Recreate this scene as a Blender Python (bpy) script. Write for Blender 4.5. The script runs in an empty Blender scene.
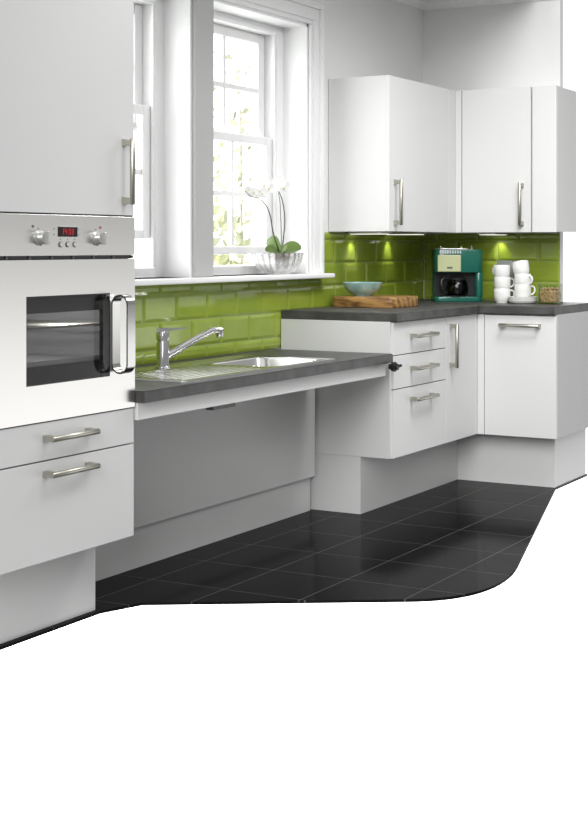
import bpy, bmesh, math, random
from mathutils import Vector, Matrix, Euler
random.seed(7)
S = bpy.context.scene
COL = S.collection
PI = math.pi

# ------------------------------------------------------------------ camera frame
F, CX, HY, CAM_Z = 1451.0, 278.0, 246.0, 1.137
YAW = math.atan((1108 - CX) / F)
FW = Vector((math.cos(YAW), math.sin(YAW), 0)); RT = Vector((math.sin(YAW), -math.cos(YAW), 0))

# ------------------------------------------------------------------ materials
def srgb(r, g, b):
    f = lambda c: c / 12.92 if c <= 0.04045 else ((c + 0.055) / 1.055) ** 2.4
    return (f(r / 255), f(g / 255), f(b / 255), 1)

def mat(name, col, rough=0.5, metal=0.0, noise=None, bump=None, coat=0.0, spec=0.5, trans=0.0, ior=1.45, emit=None, estr=1.0, stretch=None, aniso=0.0):
    m = bpy.data.materials.new(name); m.use_nodes = True
    nt = m.node_tree; b = nt.nodes['Principled BSDF']
    b.inputs['Base Color'].default_value = col
    b.inputs['Roughness'].default_value = rough
    b.inputs['Metallic'].default_value = metal
    b.inputs['Coat Weight'].default_value = coat
    b.inputs['Specular IOR Level'].default_value = spec
    b.inputs['Transmission Weight'].default_value = trans
    b.inputs['IOR'].default_value = ior
    b.inputs['Anisotropic'].default_value = aniso
    if emit:
        b.inputs['Emission Color'].default_value = emit
        b.inputs['Emission Strength'].default_value = estr
    if noise or bump:
        tc = nt.nodes.new('ShaderNodeTexCoord'); mp = nt.nodes.new('ShaderNodeMapping')
        nt.links.new(tc.outputs['Object'], mp.inputs['Vector'])
        if stretch: mp.inputs['Scale'].default_value = stretch
    if noise:   # (scale, colour2, detail)
        n = nt.nodes.new('ShaderNodeTexNoise'); n.inputs['Scale'].default_value = noise[0]
        n.inputs['Detail'].default_value = noise[2] if len(noise) > 2 else 4
        nt.links.new(mp.outputs['Vector'], n.inputs['Vector'])
        r = nt.nodes.new('ShaderNodeValToRGB')
        r.color_ramp.elements[0].position = 0.32; r.color_ramp.elements[1].position = 0.68
        r.color_ramp.elements[0].color = col; r.color_ramp.elements[1].color = noise[1]
        nt.links.new(n.outputs['Fac'], r.inputs['Fac']); nt.links.new(r.outputs['Color'], b.inputs['Base Color'])
    if bump:    # (scale, strength)
        n2 = nt.nodes.new('ShaderNodeTexNoise'); n2.inputs['Scale'].default_value = bump[0]
        nt.links.new(mp.outputs['Vector'], n2.inputs['Vector'])
        bp = nt.nodes.new('ShaderNodeBump'); bp.inputs['Strength'].default_value = bump[1]; bp.inputs['Distance'].default_value = 0.002
        nt.links.new(n2.outputs['Fac'], bp.inputs['Height']); nt.links.new(bp.outputs['Normal'], b.inputs['Normal'])
    return m

M = {}
CAB = 0.70
M['wall'] = mat('wall_paint', (0.80, 0.80, 0.795, 1), 0.85, noise=(3, (0.82, 0.82, 0.815, 1)), bump=(220, 0.08))
M['pier'] = mat('shaded_pier_tone', (0.47, 0.47, 0.465, 1), 0.6)  # shade on the white pier put into an even darker grey
M['ceiling'] = mat('ceiling_paint', (0.8, 0.8, 0.79, 1), 0.9)
M['trim'] = mat('white_gloss_paint', (0.88, 0.88, 0.88, 1), 0.3)
M['cab'] = mat('cabinet_satin', (CAB, CAB, CAB * 0.99, 1), 0.36, noise=(1.5, (CAB * 0.985, CAB * 0.985, CAB * 0.98, 1)), spec=0.4)
M['cabgap'] = mat('cabinet_carcass', (0.55, 0.55, 0.55, 1), 0.6)
M['rail'] = mat('white_powder_coat', (0.78, 0.78, 0.77, 1), 0.35)
M['tile'] = mat('lime_glaze', (0.30, 0.39, 0.045, 1), 0.09, noise=(6, (0.25, 0.335, 0.035, 1)), bump=(9, 0.05), coat=0.3)
M['grout'] = mat('grout', (0.42, 0.47, 0.22, 1), 0.8)
M['worktop'] = mat('slate_laminate', (0.040, 0.040, 0.039, 1), 0.45, noise=(14, (0.078, 0.077, 0.075, 1), 8), bump=(60, 0.15))
M['steel'] = mat('brushed_steel', (0.68, 0.67, 0.65, 1), 0.27, 1.0)
M['handlesteel'] = mat('polished_handle_steel', (0.50, 0.50, 0.49, 1), 0.2, 1.0)
M['sinksteel'] = mat('sink_steel', (0.66, 0.66, 0.64, 1), 0.17, 1.0)
M['chrome'] = mat('chrome', (0.62, 0.62, 0.62, 1), 0.10, 1.0)
M['nickel'] = mat('brushed_nickel', (0.47, 0.46, 0.40, 1), 0.33, 1.0)
M['black'] = mat('black_plastic', (0.012, 0.012, 0.012, 1), 0.35)
M['blackgloss'] = mat('black_enamel', (0.01, 0.01, 0.01, 1), 0.12)
M['cavity'] = mat('oven_enamel', (0.30, 0.30, 0.30, 1), 0.35)
M['knob'] = mat('satin_silver_plastic', (0.55, 0.55, 0.54, 1), 0.28, 0.6)
M['display'] = mat('display_black', (0.01, 0.008, 0.008, 1), 0.15)
M['digit'] = mat('led_red', (0.3, 0.01, 0.02, 1), 0.4, emit=(0.8, 0.02, 0.05, 1), estr=0.30)
M['mark'] = mat('printed_mark', (0.12, 0.12, 0.12, 1), 0.6)
M['amber'] = mat('pilot_lamp', (0.35, 0.09, 0.04, 1), 0.3)
M['button'] = mat('button_face', (0.62, 0.62, 0.62, 1), 0.35, 0.2)
M['darkgrey'] = mat('grey_bracket', (0.13, 0.13, 0.125, 1), 0.45)
M['teal'] = mat('teal_enamel', (0.008, 0.115, 0.082, 1), 0.2, coat=0.4)
M['cream'] = mat('pale_green_panel', (0.50, 0.53, 0.30, 1), 0.35)
M['china'] = mat('white_china', (0.80, 0.80, 0.78, 1), 0.18, coat=0.3)
M['greycan'] = mat('grey_tin', (0.20, 0.215, 0.205, 1), 0.4)
M['petal'] = mat('white_petal', (0.92, 0.92, 0.90, 1), 0.5)
M['petalheart'] = mat('yellow_flower_heart', (0.75, 0.60, 0.12, 1), 0.5)
M['stem'] = mat('dark_stem', (0.045, 0.050, 0.022, 1), 0.5)
M['leaf'] = mat('orchid_leaf', (0.085, 0.145, 0.028, 1), 0.35, noise=(18, (0.13, 0.20, 0.05, 1)))
M['root'] = mat('bark_chips', (0.10, 0.07, 0.045, 1), 0.9, noise=(60, (0.25, 0.20, 0.14, 1)))
M['bowl'] = mat('turquoise_glaze', (0.20, 0.38, 0.37, 1), 0.15, noise=(22, (0.40, 0.56, 0.53, 1)), coat=0.5)
M['nut'] = mat('mixed_nuts', (0.30, 0.18, 0.09, 1), 0.6, noise=(40, (0.55, 0.38, 0.22, 1)))
M['lamp'] = mat('lamp_lens', (0.9, 0.9, 0.85, 1), 0.3, emit=(1, 0.98, 0.85, 1), estr=1.2)
M['alu'] = mat('satin_aluminium', (0.80, 0.80, 0.79, 1), 0.3, 0.7)
M['foliage'] = mat('washed_out_leaves', (0.74, 0.77, 0.50, 1), 0.7, noise=(5, (0.86, 0.87, 0.70, 1)))  # overexposed daylight put into the leaf and bark colours
M['bark'] = mat('washed_out_bark', (0.66, 0.62, 0.54, 1), 0.9)

def wood_mat():
    m = bpy.data.materials.new('olive_wood'); m.use_nodes = True
    nt = m.node_tree; b = nt.nodes['Principled BSDF']; b.inputs['Roughness'].default_value = 0.4
    tc = nt.nodes.new('ShaderNodeTexCoord'); mp = nt.nodes.new('ShaderNodeMapping')
    mp.inputs['Scale'].default_value = (6, 4, 22); mp.inputs['Rotation'].default_value = (0.25, 0.1, 0.35)
    n = nt.nodes.new('ShaderNodeTexNoise'); n.inputs['Scale'].default_value = 2.2; n.inputs['Detail'].default_value = 6; n.inputs['Distortion'].default_value = 1.2
    w = nt.nodes.new('ShaderNodeTexWave'); w.inputs['Scale'].default_value = 1.1; w.inputs['Distortion'].default_value = 6
    r = nt.nodes.new('ShaderNodeValToRGB'); e = r.color_ramp.elements
    e[0].color = (0.11, 0.048, 0.014, 1); e[0].position = 0.28; e[1].color = (0.40, 0.22, 0.07, 1); e[1].position = 0.62
    mx = nt.nodes.new('ShaderNodeMath'); mx.operation = 'MULTIPLY_ADD'; mx.inputs[1].default_value = 0.35
    L = nt.links
    L.new(tc.outputs['Object'], mp.inputs['Vector']); L.new(mp.outputs['Vector'], n.inputs['Vector']); L.new(mp.outputs['Vector'], w.inputs['Vector'])
    L.new(w.outputs['Fac'], mx.inputs[0]); L.new(n.outputs['Fac'], mx.inputs[2])
    s = nt.nodes.new('ShaderNodeMath'); s.operation = 'SUBTRACT'; s.inputs[1].default_value = 0.12
    L.new(mx.outputs[0], s.inputs[0]); L.new(s.outputs[0], r.inputs['Fac']); L.new(r.outputs['Color'], b.inputs['Base Color'])
    return m
M['wood'] = wood_mat()

def floor_mat():
    m = bpy.data.materials.new('black_floor_tile'); m.use_nodes = True
    nt = m.node_tree; b = nt.nodes['Principled BSDF']; L = nt.links
    tc = nt.nodes.new('ShaderNodeTexCoord')
    br = nt.nodes.new('ShaderNodeTexBrick'); br.offset = 0.0; br.squash = 1.0
    br.inputs['Scale'].default_value = 1.0
    br.inputs['Brick Width'].default_value = TX; br.inputs['Row Height'].default_value = TY
    br.inputs['Mortar Size'].default_value = 0.0013; br.inputs['Mortar Smooth'].default_value = 0.0
    br.inputs['Color1'].default_value = (0.009, 0.009, 0.009, 1); br.inputs['Color2'].default_value = (0.012, 0.012, 0.012, 1)
    br.inputs['Mortar'].default_value = (0.12, 0.115, 0.11, 1)
    mp = nt.nodes.new('ShaderNodeMapping'); mp.inputs['Location'].default_value = (-TX0, -TY0, 0)
    L.new(tc.outputs['Object'], mp.inputs['Vector']); L.new(mp.outputs['Vector'], br.inputs['Vector'])
    L.new(br.outputs['Color'], b.inputs['Base Color'])
    mr = nt.nodes.new('ShaderNodeMapRange'); mr.inputs['To Min'].default_value = 0.11; mr.inputs['To Max'].default_value = 0.7
    L.new(br.outputs['Fac'], mr.inputs['Value']); L.new(mr.outputs['Result'], b.inputs['Roughness'])
    b.inputs['Specular IOR Level'].default_value = 0.009
    bp = nt.nodes.new('ShaderNodeBump'); bp.inputs['Strength'].default_value = 0.3; bp.inputs['Distance'].default_value = 0.002; bp.invert = True
    L.new(br.outputs['Fac'], bp.inputs['Height']); L.new(bp.outputs['Normal'], b.inputs['Normal'])
    return m
TX, TY, TX0, TY0 = 0.338, 0.295, 4.515, 2.305
M['floor'] = floor_mat()

def glass_mat(name, tint=(1, 1, 1, 1), refl=0.06, rough=0.0, fres=1.45):
    m = bpy.data.materials.new(name); m.use_nodes = True
    nt = m.node_tree; nt.nodes.remove(nt.nodes['Principled BSDF']); L = nt.links
    out = nt.nodes['Material Output']
    t = nt.nodes.new('ShaderNodeBsdfTransparent'); t.inputs['Color'].default_value = tint
    g = nt.nodes.new('ShaderNodeBsdfGlossy'); g.inputs['Roughness'].default_value = rough
    fr = nt.nodes.new('ShaderNodeFresnel'); fr.inputs['IOR'].default_value = fres
    mix = nt.nodes.new('ShaderNodeMixShader')
    ge = nt.nodes.new('ShaderNodeNewGeometry'); iv = nt.nodes.new('ShaderNodeMath'); iv.operation = 'SUBTRACT'; iv.inputs[0].default_value = 1.0
    ml = nt.nodes.new('ShaderNodeMath'); ml.operation = 'MULTIPLY'
    L.new(ge.outputs['Backfacing'], iv.inputs[1]); L.new(fr.outputs['Fac'], ml.inputs[0]); L.new(iv.outputs[0], ml.inputs[1])
    L.new(ml.outputs[0], mix.inputs['Fac']); L.new(t.outputs[0], mix.inputs[1]); L.new(g.outputs[0], mix.inputs[2])
    L.new(mix.outputs[0], out.inputs['Surface'])
    return m
M['pane'] = glass_mat('window_glass', (0.97, 0.98, 0.97, 1))
M['ovenglass'] = glass_mat('smoked_oven_glass', (0.72, 0.72, 0.72, 1), fres=1.32, rough=0.02)
M['cutglass'] = mat('cut_glass', (1, 1, 1, 1), 0.02, trans=1.0, ior=1.42)
def soft_glass(m, k):
    nt = m.node_tree; L = nt.links; t = nt.nodes.new('ShaderNodeBsdfTransparent'); x = nt.nodes.new('ShaderNodeMixShader'); x.inputs['Fac'].default_value = k
    L.new(nt.nodes['Principled BSDF'].outputs[0], x.inputs[1]); L.new(t.outputs[0], x.inputs[2]); L.new(x.outputs[0], nt.nodes['Material Output'].inputs['Surface'])
soft_glass(M['cutglass'], 0.42)
M['carafe'] = glass_mat('carafe_glass', (0.35, 0.36, 0.34, 1), fres=1.5)
M['jarglass'] = glass_mat('jar_glass', (0.88, 0.9, 0.85, 1), fres=1.45)

# ------------------------------------------------------------------ mesh helpers
def box(bm, x0, x1, y0, y1, z0, z1, bev=0.0, seg=2):
    v = [bm.verts.new((x, y, z)) for x in (x0, x1) for y in (y0, y1) for z in (z0, z1)]
    fs = [bm.faces.new([v[i] for i in q]) for q in ((0, 1, 3, 2), (4, 6, 7, 5), (0, 4, 5, 1), (2, 3, 7, 6), (0, 2, 6, 4), (1, 5, 7, 3))]
    bmesh.ops.recalc_face_normals(bm, faces=fs)
    if bev > 0:
        es = list({e for f in fs for e in f.edges})
        bmesh.ops.bevel(bm, geom=es, offset=bev, segments=seg, affect='EDGES', profile=0.5)

def tube(bm, pts, r, n=10, cap=True, squash=None):
    """round bar through points; r a number or a list"""
    pts = [Vector(p) for p in pts]; rings = []
    up = None
    for i, p in enumerate(pts):
        a = pts[max(i - 1, 0)]; b = pts[min(i + 1, len(pts) - 1)]
        t = (b - a).normalized()
        if up is None:
            up = Vector((0, 0, 1)) if abs(t.z) < 0.9 else Vector((1, 0, 0))
        s = t.cross(up).normalized(); up = s.cross(t).normalized()
        rr = r[i] if isinstance(r, (list, tuple)) else r
        k = squash or 1.0
        rings.append([bm.verts.new(p + (s * math.cos(2 * PI * j / n) + up * k * math.sin(2 * PI * j / n)) * rr) for j in range(n)])
    fs = []
    for a, b in zip(rings, rings[1:]):
        for j in range(n):
            fs.append(bm.faces.new((a[j], a[(j + 1) % n], b[(j + 1) % n], b[j])))
    if cap:
        fs.append(bm.faces.new(rings[0][::-1])); fs.append(bm.faces.new(rings[-1]))
    bmesh.ops.recalc_face_normals(bm, faces=fs)

def lathe(bm, prof, n=32, c=(0, 0, 0), flute=None, axis='z'):
    """profile [(r, h)]; flute=(count, depth)"""
    rings = []
    for r, h in prof:
        ring = []
        for j in range(n):
            a = 2 * PI * j / n
            rr = r * (1 + (flute[1] * abs(math.cos(flute[0] * a / 2)) if flute else 0))
            p = (rr * math.cos(a), rr * math.sin(a), h)
            if axis == 'y': p = (p[0], -p[2], p[1])
            ring.append(bm.verts.new(Vector(p) + Vector(c)))
        rings.append(ring)
    fs = []
    for a, b in zip(rings, rings[1:]):
        for j in range(n):
            fs.append(bm.faces.new((a[j], a[(j + 1) % n], b[(j + 1) % n], b[j])))
    if prof[0][0] > 1e-5: fs.append(bm.faces.new(rings[0][::-1]))
    if prof[-1][0] > 1e-5 : fs.append(bm.faces.new(rings[-1]))
    bmesh.ops.remove_doubles(bm, verts=[v for rg in rings for v in rg], dist=1e-6)
    bmesh.ops.recalc_face_normals(bm, faces=[f for f in fs if f.is_valid])

def prism(bm, poly, z0, z1, bev=0.0):
    a = [bm.verts.new((x, y, z0)) for x, y in poly]; b = [bm.verts.new((x, y, z1)) for x, y in poly]
    n = len(poly); fs = [bm.faces.new(a[::-1]), bm.faces.new(b)]
    for i in range(n): fs.append(bm.faces.new((a[i], a[(i + 1) % n], b[(i + 1) % n], b[i])))
    bmesh.ops.recalc_face_normals(bm, faces=fs)
    if bev:
        es = list({e for f in fs[:2] for e in f.edges})
        bmesh.ops.bevel(bm, geom=es, offset=bev, segments=2, affect='EDGES', profile=0.5)

def NB(): return bmesh.new()

def obj(name, bm, m, parent=None, smooth=None, origin=None):
    """link a bmesh (world coordinates, or local when the parent is local) as one object"""
    o0 = origin if origin is not None else (Vector(parent['_o']) if parent is not None and '_o' in parent else Vector((0, 0, 0)))
    o0 = Vector(o0)
    if o0.length > 0: bmesh.ops.translate(bm, verts=bm.verts, vec=-o0)
    me = bpy.data.meshes.new(name); bm.to_mesh(me); bm.free()
    if smooth is not None:
        for p in me.polygons: p.use_smooth = True
        me.set_sharp_from_angle(angle=math.radians(smooth))
    me.materials.append(M[m])
    o = bpy.data.objects.new(name, me); COL.objects.link(o)
    if parent is not None:
        o.parent = parent; o['_o'] = tuple(o0)
    elif origin is not None:
        o.location = o0; o['_o'] = tuple(o0)
    else: o['_o'] = (0.0, 0.0, 0.0)
    return o

def tag(o, label, cat, group=None):
    o['label'] = label; o['category'] = cat
    if group: o['group'] = group
    return o

def thing(name, loc, label, cat, group=None, rz=0.0, local=False):
    """an Empty at the base of a thing; children are given in world coordinates, or in its own when local"""
    o = bpy.data.objects.new(name, None); COL.objects.link(o); o.location = loc; o.rotation_euler.z = rz
    o.empty_display_size = 0.05
    o['_o'] = (0.0, 0.0, 0.0) if local else tuple(loc)
    return tag(o, label, cat, group)

def struct(o):
    o['kind'] = 'structure'; return o

def dup(root, loc, label, group=None, rot=None):
    r = root.copy(); COL.objects.link(r); r.location = loc; r['label'] = label
    if group: r['group'] = group
    if rot is not None: r.rotation_euler = rot
    for ch in list(root.children):
        c = ch.copy(); COL.objects.link(c); c.parent = r
        for g in list(ch.children):
            d = g.copy(); COL.objects.link(d); d.parent = c
    return r

def boxo(name, dims, m, parent=None, bev=0.0, **k):
    bm = NB(); box(bm, *dims, bev=bev); return obj(name, bm, m, parent, **k)

# ------------------------------------------------------------------ measures of the room
YW, XW = 3.22, 7.21           # faces of the window wall and of the right wall
CEIL = 2.455
XT0, XT1 = 3.08, 3.738        # tall unit
YF = 2.66                     # door faces of the left-hand run
XF = 6.60                     # door faces of the right-hand run
XS = 5.635                    # left side of the fixed base units
YE_BASE, YE_UP, YE_WALL = 2.263, 2.362, 2.45   # ends of what is built of the right-hand run

# ------------------------------------------------------------------ room shell
W1 = (4.087, 4.927); W2 = (5.071, 5.911); WZ = (1.010, 2.166)
bm = NB()
yo = YW + 0.26
x0, x1 = 2.6, XW + 0.05
box(bm, x0, W1[0], YW, yo, -0.026, CEIL + 0.1)
box(bm, W1[1], W2[0], YW, yo, WZ[0], WZ[1])
box(bm, W2[1], x1, YW, yo, -0.026, CEIL + 0.1)
box(bm, W1[0], W2[1], YW, yo, -0.026, WZ[0])
box(bm, W1[0], W2[1], YW, yo, WZ[1], CEIL + 0.1)
struct(obj('wall_back', bm, 'wall'))
struct(boxo('wall_right', (XW, XW + 0.05, YE_WALL, YW, -0.026, CEIL + 0.1), 'wall'))
struct(boxo('ceiling', (2.6, XW + 0.05, 2.55, YW, CEIL, CEIL + 0.05), 'ceiling'))
# cornice
def cornice(name, a, b, nrm):
    a, b, nrm = Vector(a), Vector(b), Vector(nrm)
    prof = [(0, 0), (0.0, -0.045), (0.008, -0.045), (0.012, -0.036), (0.03, -0.016), (0.042, -0.010), (0.042, 0)]
    bm = NB()
    ra = [bm.verts.new(a + nrm * p + Vector((0, 0, q))) for p, q in prof]
    rb = [bm.verts.new(b + nrm * p + Vector((0, 0, q))) for p, q in prof]
    n = len(prof)
    for i in range(n): bm.faces.new((ra[i], ra[(i + 1) % n], rb[(i + 1) % n], rb[i]))
    bm.faces.new(ra); bm.faces.new(rb[::-1])
    bmesh.ops.recalc_face_normals(bm, faces=bm.faces)
    return struct(obj(name, bm, 'trim', smooth=30))
cornice('trim_1', (2.6, YW, CEIL), (XW, YW, CEIL), (0, -1, 0))
cornice('trim_2', (XW, YW, CEIL), (XW, YE_WALL, CEIL), (-1, 0, 0))

# floor slab: tiles laid out as far as the photograph shows them
ZF = -0.026
poly = [(XT0, YW + 0.02), (XT0, 2.79), (3.735, 2.79), (3.89, 2.735)]
ca, cc, cb = Vector((4.355, 2.01)), Vector((4.51, 1.74)), Vector((5.02, 1.866))
for i in range(17):
    t = i / 16; q = ca * (1 - t) ** 2 + cc * 2 * t * (1 - t) + cb * t * t; poly.append((q.x, q.y))
poly += [(6.72, 2.305), (XW, 2.305), (XW, YW + 0.02)]
bm = NB(); prism(bm, poly, ZF - 0.010, ZF)
struct(obj('floor', bm, 'floor'))

# ------------------------------------------------------------------ windows
def window(idx, wx, lift):
    xa, xb = wx; za, zb = WZ
    w = bpy.data.objects.new('window_%d' % idx, None); COL.objects.link(w); w.location = ((xa + xb) / 2, 3.4, za)
    w['_o'] = tuple(w.location); w['kind'] = 'structure'
    yf = 3.345
    bm = NB()          # lined reveal and box frame
    box(bm, xa, xa + 0.012, YW + 0.001, yf, za, zb); box(bm, xb - 0.012, xb, YW + 0.001, yf, za, zb)
    box(bm, xa, xb, YW + 0.001, yf, zb - 0.012, zb)
    fw = 0.075
    box(bm, xa, xa + fw, yf, yf + 0.14, za, zb, 0.004); box(bm, xb - fw, xb, yf, yf + 0.14, za, zb, 0.004)
    box(bm, xa + fw, xb - fw, yf, yf + 0.14, zb - 0.05, zb, 0.004); box(bm, xa + fw, xb - fw, yf, yf + 0.14, za, za + 0.04, 0.004)
    # staff beads
    box(bm, xa + fw, xa + fw + 0.012, yf + 0.004, yf + 0.018, za, zb, 0.003); box(bm, xb - fw - 0.012, xb - fw, yf + 0.004, yf + 0.018, za, zb, 0.003)
    obj('window_frame', bm, 'trim', w)
    L, R = xa + fw + 0.004, xb - fw - 0.004
    def sash(name, y, z0, z1, bot, top):
        sw = 0.055; t = 0.036
        bm = NB()
        box(bm, L, L + sw, y, y + t, z0, z1, 0.005); box(bm, R - sw, R, y, y + t, z0, z1, 0.005)
        box(bm, L + sw, R - sw, y, y + t, z0, z0 + bot, 0.005); box(bm, L + sw, R - sw, y, y + t, z1 - top, z1, 0.005)
        s = obj(name, bm, 'trim', w)
        bm = NB(); xm = (L + R) / 2; zm = (z0 + bot + z1 - top) / 2
        box(bm, xm - 0.011, xm + 0.011, y + 0.008, y + 0.028, z0 + bot, z1 - top)
        box(bm, L + sw, xm - 0.011, y + 0.009, y + 0.027, zm - 0.011, zm + 0.011); box(bm, xm + 0.011, R - sw, y + 0.009, y + 0.027, zm - 0.011, zm + 0.011)
        obj('glazing_bar', bm, 'trim', s)
        boxo('pane', (L + sw - 0.004, R - sw + 0.004, y + 0.016, y + 0.020, z0 + bot - 0.004, z1 - top + 0.004), 'pane', s)
    sash('lower_sash', yf + 0.020, 1.10 + lift, 1.638 + lift, 0.036, 0.038)
    sash('upper_sash', yf + 0.062, 1.600, zb - 0.05, 0.036, 0.045)
window(1, W1, 0.066)
window(2, W2, 0.0)
# pier lining between the windows, architrave and sill
def arch(name, bits):
    bm = NB()
    for b in bits: box(bm, *b, bev=0.005)
    return struct(obj(name, bm, 'trim', smooth=40))
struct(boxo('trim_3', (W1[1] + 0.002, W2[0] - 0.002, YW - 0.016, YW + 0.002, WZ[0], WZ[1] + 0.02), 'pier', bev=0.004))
def architrave(name):
    # stepped moulding: (offset from opening, width, projection)
    steps = [(0.0, 0.020, 0.014), (0.020, 0.055, 0.020), (0.075, 0.028, 0.032)]
    bm = NB()
    for o_, w_, p_ in steps:
        box(bm, W2[1] + o_, W2[1] + o_ + w_, YW - p_, YW - 0.0005, WZ[0], WZ[1] + o_ + 0.0005, 0.003)
        box(bm, W1[0] - o_ - w_, W1[0] - o_, YW - p_, YW - 0.0005, WZ[0], WZ[1] + o_ + 0.0005, 0.003)
        box(bm, W1[0] - o_ - w_, W2[1] + o_ + w_, YW - p_, YW - 0.0005, WZ[1] + o_, WZ[1] + o_ + w_, 0.003)
    return struct(obj(name, bm, 'trim', smooth=40))
architrave('trim_4')
struct(boxo('trim_5', (3.85, 6.022, 3.135, 3.346, 0.988, 1.010), 'trim', bev=0.006))   # window board

# ------------------------------------------------------------------ bevelled metro tiles
def tiles(name, label, wall, u0, u1, v0, v1, skip=None, uoff=0.0):
    """wall 'y': tiles on the window wall along x; wall 'x': on the right wall along y"""
    TW, TH, G = 0.2265, 0.1085, 0.0028
    bm = NB(); bg = NB()
    def P(u, d, z): return (u, YW - d, z) if wall == 'y' else (XW - d, u, z)
    def bx(b, ua, ub, d, za, zb):
        if wall == 'y': box(b, ua, ub, YW - d, YW, za, zb)
        else: box(b, XW - d, XW, ua, ub, za, zb)
    k0 = int((v0 - 0.948) / TH) - 2
    for k in range(k0, k0 + 12):
        za, zb = 0.948 + k * TH, 0.948 + (k + 1) * TH
        za, zb = max(za, v0), min(zb, v1)
        if zb - za < 0.008: continue
        off = uoff + (TW / 2 if k % 2 else 0.0)
        i0 = int(math.floor((u0 - off) / TW)) - 1
        for i in range(i0, i0 + 40):
            ua, ub = max(off + i * TW, u0), min(off + (i + 1) * TW, u1)
            if ub - ua < 0.008: continue
            for (a, b, c, d) in (skip(ua, ub, za, zb) if skip else [(ua, ub, za, zb)]):
                a2, b2, c2, d2 = a + G / 2, b - G / 2, c + G / 2, d - G / 2
                if b2 - a2 < 0.006 or d2 - c2 < 0.006: continue
                be = min(0.013, (b2 - a2) * 0.3, (d2 - c2) * 0.3)
                lo = [bm.verts.new(P(x, 0.004, z)) for x, z in ((a2, c2), (b2, c2), (b2, d2), (a2, d2))]
                mi = [bm.verts.new(P(x, 0.0055, z)) for x, z in ((a2, c2), (b2, c2), (b2, d2), (a2, d2))]
                hi = [bm.verts.new(P(x, 0.0095, z)) for x, z in ((a2 + be, c2 + be), (b2 - be, c2 + be), (b2 - be, d2 - be), (a2 + be, d2 - be))]
                bm.faces.new(hi)
                for q in range(4):
                    bm.faces.new((lo[q], lo[(q + 1) % 4], mi[(q + 1) % 4], mi[q])); bm.faces.new((mi[q], mi[(q + 1) % 4], hi[(q + 1) % 4], hi[q]))
                bx(bg, a, b, 0.0045, c, d)
    bmesh.ops.recalc_face_normals(bm, faces=bm.faces)
    # a flat open shell can recalc inside out: point every face off the wall
    nrm = Vector((0, -1, 0)) if wall == 'y' else Vector((-1, 0, 0))
    for f in bm.faces:
        f.normal_update()
        if f.normal.dot(nrm) < -1e-4: f.normal_flip()
    o = obj(name, bm, 'tile'); tag(o, label, 'tiles')
    obj('grout', bg, 'grout', o)
    return o
def under_sill(ua, ub, za, zb):
    # the window board and its architrave cut into the tiling
    out = []
    xe = 6.025; xa = 6.018
    if ub <= xe: 
        if zb <= 0.985: return [(ua, ub, za, zb)]
        if za < 0.985: out.append((ua, ub, za, 0.985))
        if ub > xa and za >= 1.010: out.append((max(ua, xa), ub, za, zb))
        elif ub > xa and zb > 1.012: out.append((max(ua, xa), ub, 1.012, zb))
        return out
    if ua >= xe: return [(ua, ub, za, zb)]
    if zb <= 0.985: return [(ua, ub, za, zb)]
    out.append((xe, ub, za, zb))
    if za < 0.985: out.append((ua, xe, za, 0.985))
    return out
tiles('tiled_splashback', 'lime green glazed metro tiles on the window wall, above the sink worktop', 'y', XT1 + 0.002, XW - 0.0005, 0.682, 1.202, under_sill, uoff=4.913)
tiles('tiled_splashback', 'lime green metro tiles on the right wall behind coffee machine and mugs', 'x', YE_WALL, YW - 0.010, 0.852, 1.202, None, uoff=2.676)

# ------------------------------------------------------------------ handles
def handle(parent, c, along, out, length, name='handle', label=None):
    """bar handle: flat wedge feet and a rounded bar standing off the door"""
    c = Vector(c); A = Vector(along); N = Vector(out); B = A.cross(N)
    bm = NB(); h = length / 2
    def pt(a, n, b): return c + A * a + N * n + B * b
    for s in (-1, 1):          # wedge feet
        fa = [(-0.012, 0.0, -0.010), (0.012, 0.0, -0.010), (0.012, 0.0, 0.010), (-0.012, 0.0, 0.010)]
        fb = [(-0.005, 0.036, -0.007), (0.007, 0.036, -0.007), (0.007, 0.036, 0.007), (-0.005, 0.036, 0.007)]
        a = [bm.verts.new(pt(s * (h - 0.012) + s * p[0] * -1, p[1], p[2])) for p in fa]
        b = [bm.verts.new(pt(s * (h - 0.012) + s * p[0] * -1, p[1], p[2])) for p in fb]
        fs = [bm.faces.new(a), bm.faces.new(b)] + [bm.faces.new((a[i], a[(i + 1) % 4], b[(i + 1) % 4], b[i])) for i in range(4)]
        bmesh.ops.recalc_face_normals(bm, faces=fs)
    tube(bm, [pt(-h, 0.034, 0), pt(-h + 0.002, 0.034, 0), pt(h - 0.002, 0.034, 0), pt(h, 0.034, 0)], [0.0072, 0.0088, 0.0088, 0.0072], 14)
    return obj(name, bm, 'nickel', parent, smooth=40)

# ------------------------------------------------------------------ tall oven housing
T = thing('tall_cabinet', ((XT0 + XT1) / 2, YW - 0.25, 0), 'tall pale grey cabinet at the left edge, housing the oven', 'cabinet')
bm = NB()
box(bm, XT0, XT0 + 0.018, YF + 0.022, YW - 0.004, 0.226, 1.905); box(bm, XT1 - 0.018, XT1, YF + 0.022, YW - 0.004, 0.226, 1.905)
box(bm, XT0 + 0.018, XT1 - 0.018, YF + 0.022, YW - 0.004, 0.226, 0.244); box(bm, XT0 + 0.018, XT1 - 0.018, YF + 0.022, YW - 0.004, 1.887, 1.905)
box(bm, XT0 + 0.018, XT1 - 0.018, YF + 0.022, YW - 0.004, 0.610, 0.626); box(bm, XT0 + 0.018, XT1 - 0.018, YF + 0.060, YW - 0.004, 1.226, 1.242)
box(bm, XT0 + 0.018, XT1 - 0.018, YW - 0.02, YW - 0.004, 0.244, 1.887)
obj('carcass', bm, 'cab', T)
d = boxo('door', (XT0, XT1 - 0.001, YF, YF + 0.020, 1.2325, 1.906), 'cab', T, bev=0.0015)
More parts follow.
